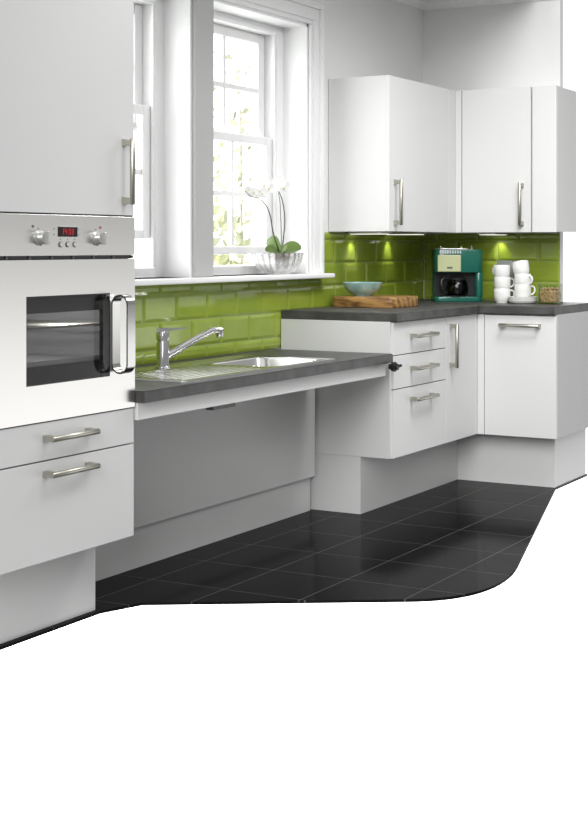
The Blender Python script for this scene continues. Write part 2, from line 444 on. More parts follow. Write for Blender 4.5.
handle(d, (3.683, YF, 1.368), (0, 0, 1), (0, -1, 0), 0.205)
for z0, z1, hz in ((0.519, 0.628, 0.582), (0.226, 0.515, 0.479)):
    d = boxo('drawer', (XT0, XT1 - 0.001, YF, YF + 0.020, z0, z1), 'cab', T, bev=0.0015)
    handle(d, (3.398, YF, hz), (1, 0, 0), (0, -1, 0), 0.222)
boxo('plinth', (XT0, 3.736, 2.81, 3.18, ZF, 0.226), 'cab', T)

# ------------------------------------------------------------------ built-in oven
O = thing('built_in_oven', (3.42, YF, 0.632), 'stainless steel built-in single oven with a red digital clock and a looped door handle', 'oven')
yo0 = YF - 0.004
obj('control_panel', (lambda b: (box(b, XT0, XT1 - 0.001, yo0, YF + 0.021, 1.109, 1.2278, bev=0.0008), b)[1])(NB()), 'steel', O)
boxo('gap_shade_strip', (XT0 + 0.002, XT1 - 0.003, YF + 0.003, YF + 0.020, 1.2279, 1.2324), 'black', O)  # black strip set in the joint, standing in for its shade
boxo('vent_slot', (XT0 + 0.004, XT1 - 0.006, YF + 0.006, YF + 0.021, 1.098, 1.109), 'black', O)
# vent ribs
for i in range(7): boxo('vent_rib', (XT0 + 0.05 + i * 0.1, XT0 + 0.056 + i * 0.1, YF + 0.002, YF + 0.006, 1.099, 1.108), 'darkgrey', O)
# door: a frame of steel around the window
gx0, gx1, gz0, gz1 = 3.209, 3.606, 0.738, 0.993
bm = NB()
outer = [(XT0, 0.632), (XT1 - 0.001, 0.632), (XT1 - 0.001, 1.097), (XT0, 1.097)]; inner = [(gx0, gz0), (gx1, gz0), (gx1, gz1), (gx0, gz1)]
vo = [[bm.verts.new((x, y, z)) for x, z in outer] for y in (yo0, YF + 0.021)]
vi = [[bm.verts.new((x, y, z)) for x, z in inner] for y in (yo0, YF + 0.021)]
for i in range(4):
    j = (i + 1) % 4
    bm.faces.new((vo[0][i], vo[0][j], vi[0][j], vi[0][i])); bm.faces.new((vo[1][i], vi[1][i], vi[1][j], vo[1][j]))
    bm.faces.new((vo[0][i], vo[1][i], vo[1][j], vo[0][j])); bm.faces.new((vi[0][i], vi[0][j], vi[1][j], vi[1][i]))
bmesh.ops.recalc_face_normals(bm, faces=bm.faces)
od = obj('door', bm, 'steel', O)
boxo('glass', (gx0, gx1, yo0 + 0.001, yo0 + 0.006, gz0, gz1), 'ovenglass', od)
bm = NB()   # black seal round the inner window, wider at the top and right
box(bm, gx0, gx1, YF + 0.004, YF + 0.020, gz1 - 0.050, gz1); box(bm, gx1 - 0.022, gx1, YF + 0.004, YF + 0.020, gz0, gz1 - 0.05)
obj('inner_frame', bm, 'blackgloss', od)
# looped handle: a flat band bent into a stadium, held off the door by two feet
bm = NB()
hx, hz0, hz1, hw = 3.631, 0.745, 0.988, 0.031
yc = yo0 - 0.032
path = []
for i in range(17):
    a = PI - PI * i / 16; path.append((yc + hw * math.cos(a), hz1 - hw + hw * math.sin(a)))
for i in range(17):
    a = -PI * i / 16; path.append((yc + hw * math.cos(a), hz0 + hw + hw * math.sin(a)))
n = len(path)
rings = []
for y, z in path:
    dy, dz = y - yc, z - max(min(z, hz1 - hw), hz0 + hw)
    l = math.hypot(dy, dz) or 1; uy, uz = dy / l, dz / l
    rings.append([bm.verts.new(q) for q in ((hx - 0.020, y, z), (hx + 0.020, y, z), (hx + 0.020, y - uy * 0.005, z - uz * 0.005), (hx - 0.020, y - uy * 0.005, z - uz * 0.005))])
for i in range(n):
    a, b = rings[i], rings[(i + 1) % n]
    for k in range(4): bm.faces.new((a[k], a[(k + 1) % 4], b[(k + 1) % 4], b[k]))
bmesh.ops.recalc_face_normals(bm, faces=bm.faces)
obj('handle', bm, 'handlesteel', od, smooth=35)
# cavity with shelf rails and a wire rack
bm = NB()
cx0, cx1, cy1, cz0, cz1 = 3.15, 3.69, YW - 0.06, 0.66, 1.06
box(bm, cx0, cx0 + 0.006, YF + 0.024, cy1, cz0, cz1); box(bm, cx1 - 0.006, cx1, YF + 0.024, cy1, cz0, cz1)
box(bm, cx0, cx1, YF + 0.024, cy1, cz0, cz0 + 0.006); box(bm, cx0, cx1, YF + 0.024, cy1, cz1 - 0.006, cz1); box(bm, cx0, cx1, cy1 - 0.006, cy1, cz0, cz1)
obj('cavity', bm, 'cavity', O)
bm = NB()
for y in (YF + 0.06, cy1 - 0.02): tube(bm, [(cx0 + 0.008, y, 0.895), (cx1 - 0.008, y, 0.895)], 0.003, 8)
for i in range(15): tube(bm, [(cx0 + 0.02 + i * 0.0355, YF + 0.06, 0.897), (cx0 + 0.02 + i * 0.0355, cy1 - 0.02, 0.897)], 0.0018, 6)
obj('wire_rack', bm, 'nickel', O)
bm = NB(); box(bm, cx0 + 0.01, cx1 - 0.01, YF + 0.05, cy1 - 0.01, 0.780, 0.786); box(bm, cx0 + 0.01, cx1 - 0.01, YF + 0.05, YF + 0.056, 0.780, 0.800)
obj('baking_tray', bm, 'cavity', O)
ol = bpy.data.lights.new('oven_lamp', 'POINT'); ol.energy = 2.4; ol.shadow_soft_size = 0.02
oo = bpy.data.objects.new('oven_lamp', ol); COL.objects.link(oo); oo.location = (3.42, 2.90, 1.035)
# knobs
for kx in (3.267, 3.537):
    bm = NB(); lathe(bm, [(0.0225, 0.0), (0.0225, 0.004), (0.019, 0.007), (0.0175, 0.020), (0.016, 0.023), (0.0, 0.0235)], 28, (kx, yo0, 1.160), axis='y')
    k = obj('knob', bm, 'knob', O, smooth=35)
    boxo('grip', (kx - 0.004, kx + 0.004, yo0 - 0.036, yo0 - 0.018, 1.1415, 1.1785), 'knob', k, bev=0.002)
    bm = NB(); box(bm, kx + 0.028, kx + 0.044, yo0 - 0.0008, yo0, 1.146, 1.176); obj('symbol_plate', bm, 'button', O)
# clock display with seven-segment digits 14:08
boxo('display', (3.352, 3.443, yo0 - 0.0015, yo0 + 0.002, 1.164, 1.194), 'display', O, bev=0.0008)
SEG = {'0': 'abcdef', '1': 'bc', '4': 'bcfg', '8': 'abcdefg'}
bm = NB(); dw, dh, tk = 0.0095, 0.018, 0.0022; zb = 1.170
def seg(b, x, s):
    m_ = zb + dh / 2
    R = {'a': (x, x + dw, zb + dh - tk, zb + dh), 'd': (x, x + dw, zb, zb + tk), 'g': (x, x + dw, m_ - tk / 2, m_ + tk / 2), 'b': (x + dw - tk, x + dw, m_, zb + dh),
         'c': (x + dw - tk, x + dw, zb, m_), 'f': (x, x + tk, m_, zb + dh), 'e': (x, x + tk, zb, m_)}[s]
    box(b, R[0], R[1], yo0 - 0.0021, yo0 - 0.0014, R[2], R[3])
for ch, x in (('1', 3.3665), ('4', 3.381), ('0', 3.400), ('8', 3.4145)):
    for s in SEG[ch]: seg(bm, x, s)
for z in (1.1755, 1.182): box(bm, 3.3936, 3.3956, yo0 - 0.0021, yo0 - 0.0014, z, z + 0.002)
obj('clock_digits', bm, 'digit', O)
for bx_ in (3.364, 3.397, 3.430):
    bm = NB(); lathe(bm, [(0.0085, 0.0), (0.0085, 0.0022), (0.0078, 0.003)], 24, (bx_, yo0, 1.1415), axis='y'); b_ = obj('button', bm, 'darkgrey', O, smooth=30)
    bm = NB(); lathe(bm, [(0.0066, 0.003), (0.0062, 0.0042), (0.0, 0.0045)], 24, (bx_, yo0, 1.1415), axis='y'); obj('button_face', bm, 'button', b_, smooth=30)
for mx, mz in ((3.262, 1.187), (3.532, 1.187), (3.364, 1.157), (3.397, 1.157), (3.430, 1.157), (3.334, 1.187), (3.334, 1.170), (3.450, 1.187), (3.450, 1.170)):
    boxo('panel_marking', (mx - 0.0018, mx + 0.0018, yo0 - 0.0006, yo0, mz - 0.0018, mz + 0.0018), 'mark', O)
for lx, mm in ((3.238, 'mark'), (3.556, 'amber')):
    bm = NB(); lathe(bm, [(0.0042, 0.0), (0.0036, 0.002), (0.0, 0.0025)], 14, (lx, yo0, 1.193), axis='y'); obj('pilot_lamp', bm, mm, O, smooth=40)

# ------------------------------------------------------------------ adjustable sink worktop
XK1 = 5.562
A_ = thing('adjustable_worktop', (4.65, 2.9, 0.644), 'low dark grey worktop on a white height-adjustable frame, carrying the sink', 'worktop')
# worktop with a cut-out for the bowl
sx0, sx1, sy0, sy1 = 4.04, 5.14, 2.668, 3.105
bx0, bx1, by0, by1 = 4.70, 5.095, 2.715, 3.000
ZT, ZB = 0.682, 0.644
bm = NB()
xs = [XT1 + 0.003, bx0 - 0.012, bx1 + 0.012, XK1]; ys = [2.622, by0 - 0.012, by1 + 0.012, YW - 0.012]
g = {}
for z in (ZB, ZT):
    for i, x in enumerate(xs):
        for j, y in enumerate(ys): g[i, j, z] = bm.verts.new((x, y, z))
for i in range(3):
    for j in range(3):
        if i == 1 and j == 1: continue
        bm.faces.new([g[i, j, ZT], g[i + 1, j, ZT], g[i + 1, j + 1, ZT], g[i, j + 1, ZT]])
        bm.faces.new([g[i, j, ZB], g[i, j + 1, ZB], g[i + 1, j + 1, ZB], g[i + 1, j, ZB]])
for i in range(3):
    bm.faces.new([g[i, 0, ZB], g[i + 1, 0, ZB], g[i + 1, 0, ZT], g[i, 0, ZT]]); bm.faces.new([g[i, 3, ZB], g[i, 3, ZT], g[i + 1, 3, ZT], g[i + 1, 3, ZB]])
    bm.faces.new([g[0, i, ZB], g[0, i, ZT], g[0, i + 1, ZT], g[0, i + 1, ZB]]); bm.faces.new([g[3, i, ZB], g[3, i + 1, ZB], g[3, i + 1, ZT], g[3, i, ZT]])
for q in (((1, 1), (2, 1)), ((2, 1), (2, 2)), ((2, 2), (1, 2)), ((1, 2), (1, 1))):
    (a, b), (c, d_) = q; bm.faces.new([g[a, b, ZB], g[a, b, ZT], g[c, d_, ZT], g[c, d_, ZB]])
bmesh.ops.recalc_face_normals(bm, faces=bm.faces)
es = [e for e in bm.edges if all(abs(v.co.y - 2.622) < 1e-5 for v in e.verts) and all(abs(v.co.z - ZT) < 1e-5 for v in e.verts)]
bmesh.ops.bevel(bm, geom=es, offset=0.004, segments=2, affect='EDGES')
obj('worktop', bm, 'worktop', A_)
bm = NB()
box(bm, XT1 + 0.006, XK1 - 0.012, 2.650, 2.668, 0.588, ZB, 0.002)
obj('front_rail', bm, 'rail', A_)
boxo('side_rail', (XT1 + 0.006, XT1 + 0.024, 2.668, 3.02, 0.588, ZB), 'rail', A_); boxo('side_rail', (XK1 - 0.030, XK1 - 0.012, 2.668, 3.02, 0.588, ZB), 'rail', A_)
bm = NB()   # dark paddle lever hanging under the rail
box(bm, 4.215, 4.365, 2.668, 2.70, 0.572, 0.588, 0.003); box(bm, 4.27, 4.31, 2.69, 2.72, 0.578, 0.640, 0.002)
obj('paddle_lever', bm, 'darkgrey', A_)
bm = NB()
lathe(bm, [(0.012, 0.0), (0.012, 0.012), (0.020, 0.013), (0.021, 0.028), (0.014, 0.030), (0.013, 0.040), (0.0, 0.042)], 20, (5.528, 2.622, 0.630), axis='y')
tube(bm, [(5.528, 2.588, 0.630), (5.545, 2.575, 0.636)], 0.006, 8)
obj('crank_knob', bm, 'black', A_, smooth=40)

# ------------------------------------------------------------------ sink
K = thing('sink', (4.6, 2.88, ZT), 'inset stainless steel sink with a ribbed drainer on the low worktop', 'sink')
bm = NB()
def rrect(x0, x1, y0, y1, r, n=6):
    out = []
    for cx_, cy_, a0 in ((x1 - r, y0 + r, -PI / 2), (x1 - r, y1 - r, 0), (x0 + r, y1 - r, PI / 2), (x0 + r, y0 + r, PI)):
        for i in range(n + 1):
            a = a0 + PI / 2 * i / n; out.append((cx_ + r * math.cos(a), cy_ + r * math.sin(a)))
    return out
# rim plate with bowl hole: loops from outside to the bowl bottom
loops = [(rrect(sx0, sx1, sy0, sy1, 0.022), 0.0005), (rrect(sx0 + 0.002, sx1 - 0.002, sy0 + 0.002, sy1 - 0.002, 0.021), 0.006), (rrect(sx0 + 0.016, sx1 - 0.016, sy0 + 0.016, sy1 - 0.016, 0.018), 0.0065), (rrect(sx0 + 0.020, sx1 - 0.020, sy0 + 0.020, sy1 - 0.020, 0.018), 0.003),
         (rrect(bx0 - 0.006, bx1 + 0.006, by0 - 0.006, by1 + 0.006, 0.052), 0.003), (rrect(bx0, bx1, by0, by1, 0.048), -0.003), (rrect(bx0 + 0.010, bx1 - 0.010, by0 + 0.010, by1 - 0.010, 0.044), -0.070),
         (rrect(bx0 + 0.030, bx1 - 0.030, by0 + 0.030, by1 - 0.030, 0.03), -0.088)]
prev = None; first = None
for lp, dz in loops:
    ring = [bm.verts.new((x, y, ZT + dz)) for x, y in lp]
    if prev:
        for i in range(len(ring)):
            j = (i + 1) % len(ring); bm.faces.new((prev[i], prev[j], ring[j], ring[i]))
    prev = ring
bm.faces.new(prev)
bmesh.ops.recalc_face_normals(bm, faces=bm.faces)
zmax = max(bm.faces, key=lambda f: f.calc_area())
obj('basin', bm, 'sinksteel', K, smooth=50)
bm = NB()
for i in range(9):
    y = 2.725 + i * 0.034
    tube(bm, [(sx0 + 0.06, y, ZT + 0.0020), (sx0 + 0.075, y, ZT + 0.0026), (4.62, y, ZT + 0.0026), (4.635, y, ZT + 0.0020)], 0.006, 8, squash=0.28)
obj('drainer_rib', bm, 'sinksteel', K, smooth=60)
bm = NB(); lathe(bm, [(0.040, 0.0), (0.040, 0.003), (0.030, 0.004), (0.026, 0.001), (0.0, 0.001)], 24, ((bx0 + bx1) / 2, (by0 + by1) / 2, ZT - 0.0875)); obj('waste', bm, 'chrome', K, smooth=40)

# ------------------------------------------------------------------ mixer tap
tx, ty = 4.472, 3.052
Q = thing('mixer_tap', (tx, ty, ZT), 'chrome single-lever mixer tap with a long angled spout at the back of the sink', 'tap')
zt = ZT + 0.003
bm = NB(); lathe(bm, [(0.030, 0), (0.030, 0.004), (0.024, 0.008), (0.0235, 0.012), (0.0235, 0.092), (0.0205, 0.097), (0.0205, 0.101), (0.0245, 0.104), (0.0245, 0.128), (0.022, 0.134), (0.0, 0.136)], 28, (tx, ty, zt)); obj('body', bm, 'chrome', Q, smooth=40)
sd = Vector((0.30, -0.135, 0)).normalized()
bm = NB()
b0 = Vector((tx, ty, zt + 0.044))
pts = [b0 + sd * a + Vector((0, 0, h)) for a, h in ((0.0, -0.008), (0.03, 0.004), (0.16, 0.062), (0.215, 0.084), (0.24, 0.087), (0.262, 0.086))]
tube(bm, pts, [0.017, 0.0155, 0.0125, 0.012, 0.012, 0.012], 16)
e = pts[-1] - sd * 0.008; tube(bm, [e + Vector((0, 0, 0.006)), e + Vector((0, 0, -0.012)), e + Vector((0, 0, -0.020)), e + Vector((0, 0, -0.026))], [0.0135, 0.0145, 0.0145, 0.012], 16)
obj('spout', bm, 'chrome', Q, smooth=50)
bm = NB(); ld = Vector((0.62, -0.78, 0)); s_ = Vector((0.78, 0.62, 0))
top = Vector((tx, ty, zt + 0.134))
prof = [(-0.022, 0.020, -0.002, 0.012), (0.0, 0.021, -0.003, 0.014), (0.03, 0.016, 0.003, 0.012), (0.085, 0.011, 0.0105, 0.0145), (0.092, 0.008, 0.0115, 0.014)]
rg = []
for a, w, z0, z1 in prof:
    c = top + ld * a; rg.append([bm.verts.new(c + s_ * q + Vector((0, 0, z))) for q, z in ((-w, z0), (w, z0), (w * 0.9, z1), (-w * 0.9, z1))])
for p, q in zip(rg, rg[1:]):
    for k in range(4): bm.faces.new((p[k], p[(k + 1) % 4], q[(k + 1) % 4], q[k]))
bm.faces.new(rg[0]); bm.faces.new(rg[-1][::-1]); bmesh.ops.recalc_face_normals(bm, faces=bm.faces)
obj('lever', bm, 'chrome', Q, smooth=25)

# ------------------------------------------------------------------ panel behind the knee space
kp = boxo('knee_space_panel', (XT1 + 0.004, 5.615, 3.025, 3.063, 0.126, 0.640), 'cab', bev=0.001)
tag(kp, 'plain grey panel closing the space under the sink worktop', 'panel')
pl = boxo('kickboard', (XT1 + 0.004, 5.608, 3.045, 3.063, ZF, 0.126), 'cab', bev=0.001)
tag(pl, 'grey kickboard on the floor below the panel under the sink', 'plinth')

# ------------------------------------------------------------------ fixed base units
def base_carcass(bm, x0, x1, y0, y1, front):
    z0, z1, t = 0.226, 0.811, 0.018
    box(bm, x0, x1, y0, y1, z0, z0 + t); box(bm, x0, x1, y0, y1, z1 - t, z1)
    if front == 'y':
        box(bm, x0, x0 + t, y0, y1, z0 + t, z1 - t); box(bm, x1 - t, x1, y0, y1, z0 + t, z1 - t); box(bm, x0 + t, x1 - t, y1 - 0.01, y1, z0 + t, z1 - t)
    else:
        box(bm, x0, x1, y0, y0 + t, z0 + t, z1 - t); box(bm, x0, x1, y1 - t, y1, z0 + t, z1 - t); box(bm, x1 - 0.01, x1, y0 + t, y1 - t, z0 + t, z1 - t)
XD = 6.216
B1 = thing('drawer_cabinet', ((XS + XD) / 2, YW - 0.27, 0.226), 'pale grey base cabinet with three drawers at the open end of the raised worktop', 'cabinet')
bm = NB(); base_carcass(bm, XS + 0.016, XD - 0.001, YF + 0.022, YW - 0.012, 'y'); obj('carcass', bm, 'cabgap', B1)
boxo('end_panel', (XS, XS + 0.016, YF + 0.012, YW - 0.012, 0.224, 0.811), 'cab', B1, bev=0.001)
for z0, z1, hz in ((0.667, 0.808, 0.742), (0.521, 0.663, 0.600), (0.224, 0.517, 0.464)):
    dr = boxo('drawer', (XS + 0.014, XD - 0.0015, YF, YF + 0.020, z0, z1), 'cab', B1, bev=0.0015)
    handle(dr, (5.935, YF, hz), (1, 0, 0), (0, -1, 0), 0.232)
XC = 6.575
B2 = thing('base_cabinet', ((XD + XC) / 2, YW - 0.27, 0.226), 'pale grey base cabinet with one narrow door, between the drawers and the corner', 'cabinet')
bm = NB(); base_carcass(bm, XD + 0.001, XC, YF + 0.022, YW - 0.012, 'y'); obj('carcass', bm, 'cabgap', B2)
dr = boxo('door', (XD + 0.0015, XC - 0.002, YF, YF + 0.020, 0.224, 0.808), 'cab', B2, bev=0.0015)
handle(dr, (6.268, YF, 0.672), (0, 0, 1), (0, -1, 0), 0.205)
boxo('corner_post', (XC, XF + 0.02, YF, YF + 0.03, 0.224, 0.808), 'cab', B2, bev=0.001)
B3 = thing('base_cabinet', (XF + 0.3, 2.44, 0.226), 'pale grey base cabinet on the right wall with a wide door and a horizontal handle', 'cabinet')
bm = NB(); base_carcass(bm, XF + 0.022, XW - 0.012, YE_BASE, YF - 0.001, 'x'); obj('carcass', bm, 'cabgap', B3)
dr = boxo('door', (XF, XF + 0.020, YE_BASE, 2.622, 0.224, 0.804), 'cab', B3, bev=0.0015)
handle(dr, (XF, 2.437, 0.757), (0, -1, 0), (-1, 0, 0), 0.200)
boxo('corner_post', (XF, XF + 0.020, 2.625, YF - 0.001, 0.224, 0.808), 'cab', B3, bev=0.001)
# kickboards
XP = 5.638
bm = NB(); box(bm, XP, XP + 0.016, 2.832, YW - 0.013, ZF, 0.2235); box(bm, XP, 6.738, 2.814, 2.832, ZF, 0.2235)
tag(obj('kickboard', bm, 'cab'), 'tall grey kickboard wrapping the foot of the drawer cabinet', 'plinth')
bm = NB(); box(bm, 6.722, 6.738, 2.326, 2.8135, ZF, 0.2235); box(bm, 6.722, XW - 0.012, 2.310, 2.326, ZF, 0.2235)
tag(obj('kickboard', bm, 'cab'), 'tall grey kickboard under the right-wall base cabinet', 'plinth')
# raised worktop, L-shaped
bm = NB(); prism(bm, [(5.640, 2.640), (6.580, 2.640), (6.580, YE_BASE), (XW - 0.011, YE_BASE), (XW - 0.011, YW - 0.011), (5.640, YW - 0.011)], 0.812, 0.851, 0.004)
tag(obj('raised_worktop', bm, 'worktop'), 'raised L-shaped dark grey slate-effect worktop over the fixed base cabinets', 'worktop')

# ------------------------------------------------------------------ wall cabinets
UZ0, UZ1 = 1.205, 1.932; XU0 = 6.108; YU = 2.900; XU = 6.895
U1 = thing('wall_cabinet', (6.45, YW, UZ0), 'white wall cabinet beside the window, with its bright end panel and one door', 'cabinet')
boxo('carcass', (XU0 + 0.017, XU, YU + 0.021, YW - 0.003, UZ0 + 0.003, UZ1 - 0.003), 'cab', U1)
boxo('end_panel', (XU0, XU0 + 0.017, YU + 0.016, YW - 0.003, UZ0, UZ1), 'cab', U1, bev=0.001)
dr = boxo('door', (XU0 + 0.002, 6.806, YU, YU + 0.019, UZ0, UZ1), 'cab', U1, bev=0.002)
handle(dr, (6.170, YU, 1.342), (0, 0, 1), (0, -1, 0), 0.215)
boxo('corner_post', (6.809, XU + 0.018, YU, YU + 0.019, UZ0, UZ1), 'cab', U1, bev=0.001)
U2 = thing('wall_cabinet', (XW, 2.68, UZ0), 'white wall cabinet on the right wall above the coffee machine and mugs', 'cabinet')
boxo('carcass', (XU + 0.021, XW - 0.003, 2.492, YU - 0.001, UZ0 + 0.003, UZ1 - 0.003), 'cab', U2)
dr = boxo('door', (XU, XU + 0.019, 2.495, 2.862, UZ0, UZ1), 'cab', U2, bev=0.002)
handle(dr, (XU, 2.540, 1.345), (0, 0, 1), (-1, 0, 0), 0.215)
boxo('corner_post', (XU, XU + 0.019, 2.866, YU - 0.001, UZ0, UZ1), 'cab', U2, bev=0.001)
U3 = thing('wall_cabinet', (XW, 2.43, UZ0), 'end white wall cabinet at the right edge, past a thin dark gap', 'cabinet')
boxo('carcass', (XU + 0.021, XW - 0.003, YE_UP, 2.489, UZ0 + 0.003, UZ1 - 0.003), 'cab', U3)
boxo('door', (XU, XU + 0.019, YE_UP, 2.487, UZ0, UZ1), 'cab', U3, bev=0.002)

# under-cabinet lights
def strip(c, dx, dy, label):
    t = thing('cabinet_light', (c[0], c[1], UZ0), label, 'light', 'lights under the wall cabinets')
    boxo('housing', (c[0] - dx, c[0] + dx, c[1] - dy, c[1] + dy, UZ0 - 0.009, UZ0 - 0.0005), 'alu', t, bev=0.002)
    return t
def spot(name, loc, to, energy, ang=75, blend=0.8):
    l = bpy.data.lights.new(name, 'SPOT'); l.energy = energy; l.spot_size = math.radians(ang); l.spot_blend = blend; l.shadow_soft_size = 0.012; l.color = (1, 0.97, 0.82)
    o = bpy.data.objects.new(name, l); COL.objects.link(o); o.location = loc
    o.rotation_euler = (Vector(to) - Vector(loc)).to_track_quat('-Z', 'Y').to_euler(); return o
def lens(t, c, dx, dy):
    boxo('lens', (c[0] - dx + 0.008, c[0] + dx - 0.008, c[1] - dy + 0.008, c[1] + dy - 0.008, UZ0 - 0.0115, UZ0 - 0.009), 'lamp', t)
for c, dx, dy, wall, lab in (((6.330, 3.110), 0.05, 0.092, 'y', 'slim silver light under the wall cabinet end nearest the window'),
                             ((6.745, 3.110), 0.05, 0.092, 'y', 'slim silver light under the wall cabinet, over the right part of the chopping board'),
                             ((7.090, 2.770), 0.092, 0.05, 'x', 'slim silver light under the right-wall cabinet, above the mugs')):
    t = strip(c, dx, dy, lab)
    l = (c[0], YW - 0.05) if wall == 'y' else (XW - 0.05, c[1])
    lens(t, c, dx, dy)
    to = (l[0], YW - 0.012, UZ0 - 0.12) if wall == 'y' else (XW - 0.012, l[1], UZ0 - 0.12)
    spot('cabinet_lamp', (l[0], l[1], UZ0 - 0.013), to, 1.6)

# ------------------------------------------------------------------ things on the raised worktop
WT = 0.851
bm = NB(); prism(bm, rrect(6.030, 6.315, 2.835, 3.165, 0.03, 5), WT, WT + 0.050, 0.006)
tag(obj('chopping_board', bm, 'wood', smooth=30), 'thick olive-wood chopping block on the raised worktop', 'chopping board')
cB = (6.135, 3.050, WT + 0.050)
bm = NB(); lathe(bm, [(0.0, 0.0), (0.040, 0.0), (0.042, 0.006), (0.060, 0.014), (0.080, 0.032), (0.091, 0.052), (0.096, 0.064), (0.094, 0.065), (0.088, 0.053), (0.076, 0.035), (0.056, 0.019), (0.0, 0.012)], 40, cB)
tag(obj('bowl', bm, 'bowl', smooth=50), 'turquoise glazed bowl sitting on the wooden chopping block', 'bowl')

# coffee machine (own axes: x to its right, -y to its front)
CM = thing('coffee_machine', (6.985, 2.93, WT), 'teal retro filter coffee machine with a pale front panel and a glass jug', 'coffee machine', rz=math.atan2(-0.868, 0.497) + 0.03, local=True)
def rbox(bm, x0, x1, y0, y1, z0, z1, r):
    prism(bm, rrect(x0, x1, y0, y1, r, 5), z0, z1, 0.004)
bm = NB(); rbox(bm, -0.125, 0.125, -0.085, 0.095, 0.0, 0.026, 0.03); obj('base', bm, 'teal', CM, smooth=35)
bm = NB(); rbox(bm, -0.118, 0.125, 0.010, 0.095, 0.026, 0.150, 0.025); obj('rear_column', bm, 'teal', CM, smooth=35)
bm = NB(); rbox(bm, 0.088, 0.126, -0.075, 0.095, 0.026, 0.150, 0.016); obj('side_column', bm, 'teal', CM, smooth=35)
bm = NB(); rbox(bm, -0.122, 0.126, -0.080, 0.095, 0.150, 0.268, 0.03); obj('head', bm, 'teal', CM, smooth=35)
bm = NB(); box(bm, -0.110, 0.010, -0.087, -0.078, 0.154, 0.240, 0.004); fp = obj('front_panel', bm, 'cream', CM)
bm = NB(); box(bm, -0.062, -0.034, -0.0885, -0.087, 0.170, 0.180, 0.0005); obj('badge', bm, 'mark', fp)
bm = NB(); rbox(bm, -0.110, 0.050, -0.083, 0.060, 0.268, 0.274, 0.02)
for i in range(9): box(bm, -0.100 + i * 0.013, -0.094 + i * 0.013, -0.088, -0.080, 0.247, 0.262)
obj('lid', bm, 'alu', CM)
for px in (-0.085, 0.02, 0.075):
    bm = NB(); lathe(bm, [(0.006, 0.268), (0.006, 0.286), (0.0, 0.288)], 12, (px, -0.02, 0)); obj('button', bm, 'chrome', CM, smooth=40)
bm = NB(); box(bm, -0.112, 0.088, 0.006, 0.012, 0.028, 0.150); obj('recess_lining', bm, 'black', CM)
bm = NB(); lathe(bm, [(0.062, 0.026), (0.062, 0.031), (0.0, 0.031)], 28, (-0.015, -0.03, 0)); obj('hot_plate', bm, 'black', CM)
bm = NB(); lathe(bm, [(0.040, 0.032), (0.054, 0.040), (0.058, 0.068), (0.052, 0.098), (0.042, 0.112), (0.040, 0.112), (0.050, 0.098), (0.056, 0.068), (0.052, 0.042), (0.0, 0.034)], 32, (-0.002, -0.03, 0)); cj = obj('jug', bm, 'carafe', CM, smooth=50)
bm = NB(); lathe(bm, [(0.045, 0.110), (0.046, 0.122), (0.030, 0.130), (0.0, 0.131)], 24, (-0.002, -0.03, 0)); obj('jug_lid', bm, 'black', cj, smooth=40)
bm = NB(); tube(bm, [(-0.045, -0.045, 0.118), (-0.078, -0.060, 0.120), (-0.088, -0.064, 0.108), (-0.086, -0.063, 0.070), (-0.076, -0.058, 0.048), (-0.055, -0.05, 0.045)], [0.008, 0.010, 0.012, 0.012, 0.010, 0.006], 10); obj('jug_handle', bm, 'black', cj, smooth=50)

# mugs
def mug(loc, rz, label, group):
    t = thing('mug', loc, label, 'mug', group, rz=rz, local=True)
    bm = NB(); lathe(bm, [(0.0, 0.002), (0.026, 0.002), (0.027, 0.0), (0.030, 0.0), (0.031, 0.004), (0.038, 0.014), (0.0425, 0.030), (0.0435, 0.050), (0.0435, 0.076), (0.0425, 0.078), (0.0410, 0.076), (0.0405, 0.050), (0.0385, 0.031), (0.030, 0.014), (0.0, 0.008)], 36)
    obj('cup', bm, 'china', t, smooth=50)
    pts = [(0.0395, 0, 0.066), (0.052, 0, 0.068), (0.062, 0, 0.062), (0.066, 0, 0.048), (0.062, 0, 0.034), (0.052, 0, 0.025), (0.0385, 0, 0.022)]
    bm = NB(); tube(bm, pts, 0.0048, 10); obj('handle', bm, 'china', t, smooth=60)
    for c_ in t.children: c_.scale = (0.95, 0.95, 0.94)
    return t
RZ = math.atan2(-0.868, 0.497)     # turned to show its handle on the right
ga, gb = 'white mugs stacked three high', 'white mugs on the saucers'
mA = Vector((6.880, 2.640, WT))
m0 = mug(mA, RZ, 'white mug at the bottom of the left stack, next to the coffee machine', ga)
dup(m0, mA + Vector((0.001, -0.001, 0.0585)), 'white mug in the middle of the left stack, next to the coffee machine', ga, (0, 0, RZ + 0.15))
dup(m0, mA + Vector((0.0, 0.001, 0.117)), 'white mug on top of the left stack, next to the coffee machine', ga, (0, 0, RZ + 2.2))
mS = Vector((6.885, 2.533, WT))
s0 = None
for i in range(3):
    bm = NB(); lathe(bm, [(0.0, 0.001), (0.050, 0.001), (0.052, 0.0), (0.055, 0.0), (0.067, 0.005), (0.072, 0.016), (0.0705, 0.017), (0.062, 0.009), (0.0, 0.005)], 40)
    o = obj('saucer', bm, 'china', smooth=50); o.location = mS + Vector((0, 0, i * 0.0085))
    tag(o, ('bottom', 'middle', 'topmost')[i] + ' white saucer of the pile of three under the right stack of mugs', 'saucer', 'saucers under the mugs')
zS = 2 * 0.0085 + 0.0052
dup(m0, mS + Vector((0, 0, zS)), 'white mug standing on the saucers, lowest of the right stack', gb, (0, 0, RZ + 0.1))
dup(m0, mS + Vector((0.001, 0, zS + 0.0525)), 'white mug in the middle of the right stack, above the saucers', gb, (0, 0, RZ - 0.9))
dup(m0, mS + Vector((0.004, 0.004, zS + 0.113)), 'white mug tilted on top of the right stack', gb, (math.radians(-5), math.radians(12), RZ + 1.7))
g_ = (6.99, 2.655, WT)
